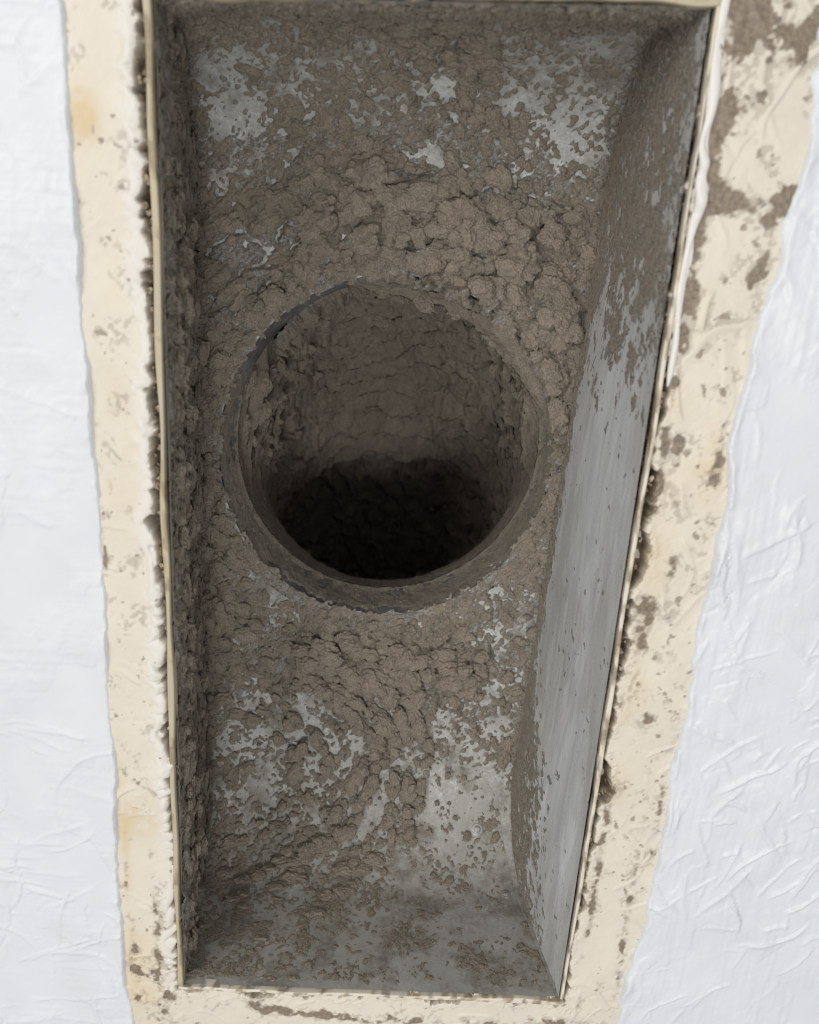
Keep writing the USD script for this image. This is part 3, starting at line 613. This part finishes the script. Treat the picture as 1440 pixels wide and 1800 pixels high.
# loose fibres standing out of the dust
def fibres():
    r = np.random.default_rng(91); pts, wid, cnt = [], [], []
    for v, q, th, n in FUZZ:
        k = r.integers(0, len(q), n * 2); k = k[th[q[k, 0]] > r.random(len(k)) * .9][:n]
        a, b, c = v[q[k, 0]], v[q[k, 1]], v[q[k, 2]]; nn = np.cross(b - a, c - a); nn /= np.linalg.norm(nn, axis=1, keepdims=True) + 1e-15
        to = np.array([0, -.12, .03]) - a; nn *= np.sign((nn * to).sum(1, keepdims=True))
        d = r.standard_normal(a.shape); d -= nn * (d * nn).sum(1, keepdims=True); d /= np.linalg.norm(d, axis=1, keepdims=True) + 1e-12
        e = np.cross(nn, d); L = r.uniform(.0006, .0026, (len(k), 1)) * np.where(r.random((len(k), 1)) < .06, 2.2, 1); up = r.uniform(.05, .55, (len(k), 1)); bend = r.normal(0, .5, (len(k), 1))
        C = np.stack([a - nn * .0002, a + d * L * .35 + nn * L * up * .7, a + d * L * .7 + e * L * bend * .5 + nn * L * up, a + d * L + e * L * bend + nn * L * up * .8], 1)
        pts.append(C.reshape(-1, 3)); cnt += [4] * len(k); wid.append(np.tile([.00010, .00009, .00007, .00004], len(k)))
    cu = UsdGeom.BasisCurves.Define(stage, '/World/dust_fibres'); cu.CreateTypeAttr('linear')
    cu.CreatePointsAttr(Vt.Vec3fArray.FromNumpy(np.vstack(pts).astype(np.float32))); cu.CreateCurveVertexCountsAttr(Vt.IntArray(cnt))
    cu.CreateWidthsAttr(Vt.FloatArray.FromNumpy(np.concatenate(wid).astype(np.float32))); cu.SetWidthsInterpolation('vertex')
    UsdShade.MaterialBindingAPI.Apply(cu.GetPrim()).Bind(M['fibre'])
    tag(cu, 'fine loose fibres of lint standing out of the dust', 'lint', kind='stuff')
fibres()

# loose clumps of lint lying on the dust: a few shapes, set out many times
def dust_clumps():
    r = np.random.default_rng(55); pi = UsdGeom.PointInstancer.Define(stage, '/World/dust_clumps'); targets = []
    import meshkit
    for k in range(8):
        m = trimesh.creation.icosphere(4, 1.0); v = np.array(m.vertices); sc = np.array([1.0, r.uniform(.6, .95), r.uniform(.42, .6)])
        n1 = meshkit.fbm(v * 1.7 + k * 9.1, 3, k) - .5; n2 = meshkit.fbm(v * 6.0 + k * 5.3, 3, 20 + k) - .5; n3 = r.standard_normal(len(v))
        v = v * (1 + .95 * n1 + .42 * n2 + .02 * n3)[:, None] * sc
        o = usdkit.mesh(stage, f'/World/dust_clumps/clump' + (f'_{k:03d}' if k else ''), (v, m.faces), M['dust'], smooth=True)
        UsdGeom.PrimvarsAPI(o).CreatePrimvar('thick', Sdf.ValueTypeNames.FloatArray, 'vertex').Set(Vt.FloatArray.FromNumpy(np.ones(len(v), np.float32)))
        targets.append(o.GetPath())
    pos, ori, sca = [], [], []
    for P_, N_, w, n, lo, hi, A_, el_ in CLUMP:
        w = np.clip(w, 0, None); k = r.choice(len(P_), n, p=w / w.sum()); z = N_[k]
        x = r.standard_normal(z.shape) if A_ is None else A_[k] / (np.linalg.norm(A_[k], axis=1, keepdims=True) + 1e-12) + (.12 if el_ > 1.3 else .25) * r.standard_normal(z.shape)
        x -= z * (x * z).sum(1, keepdims=True); x /= np.linalg.norm(x, axis=1, keepdims=True); yv = np.cross(z, x)
        q = Rotation.from_matrix(np.stack([x, yv, z], -1)).as_quat(); sz = lo * (hi / lo) ** (r.random(n) ** 1.3)
        pos.append(P_[k] - z * (sz * r.uniform(.05, .30, n))[:, None]); ori.append(q); sca.append(sz[:, None] * np.stack([el_ * r.uniform(.8, 1.2, n), np.ones(n), np.full(n, 1 + .15 * (el_ > 1.3))], 1))
    pos, ori, sca = np.vstack(pos), np.vstack(ori), np.vstack(sca)
    pi.CreatePrototypesRel().SetTargets(targets)
    pi.CreateProtoIndicesAttr(Vt.IntArray.FromNumpy(r.integers(0, 8, len(pos)).astype(np.int32)))
    pi.CreatePositionsAttr(Vt.Vec3fArray.FromNumpy(pos.astype(np.float32))); pi.CreateScalesAttr(Vt.Vec3fArray.FromNumpy(sca.astype(np.float32)))
    pi.CreateOrientationsAttr(Vt.QuathArray([Gf.Quath(float(a[3]), float(a[0]), float(a[1]), float(a[2])) for a in ori]))
    tag(pi, 'fluffy loose clumps of grey-brown lint heaped on the dust', 'lint clumps', kind='stuff')
dust_clumps()
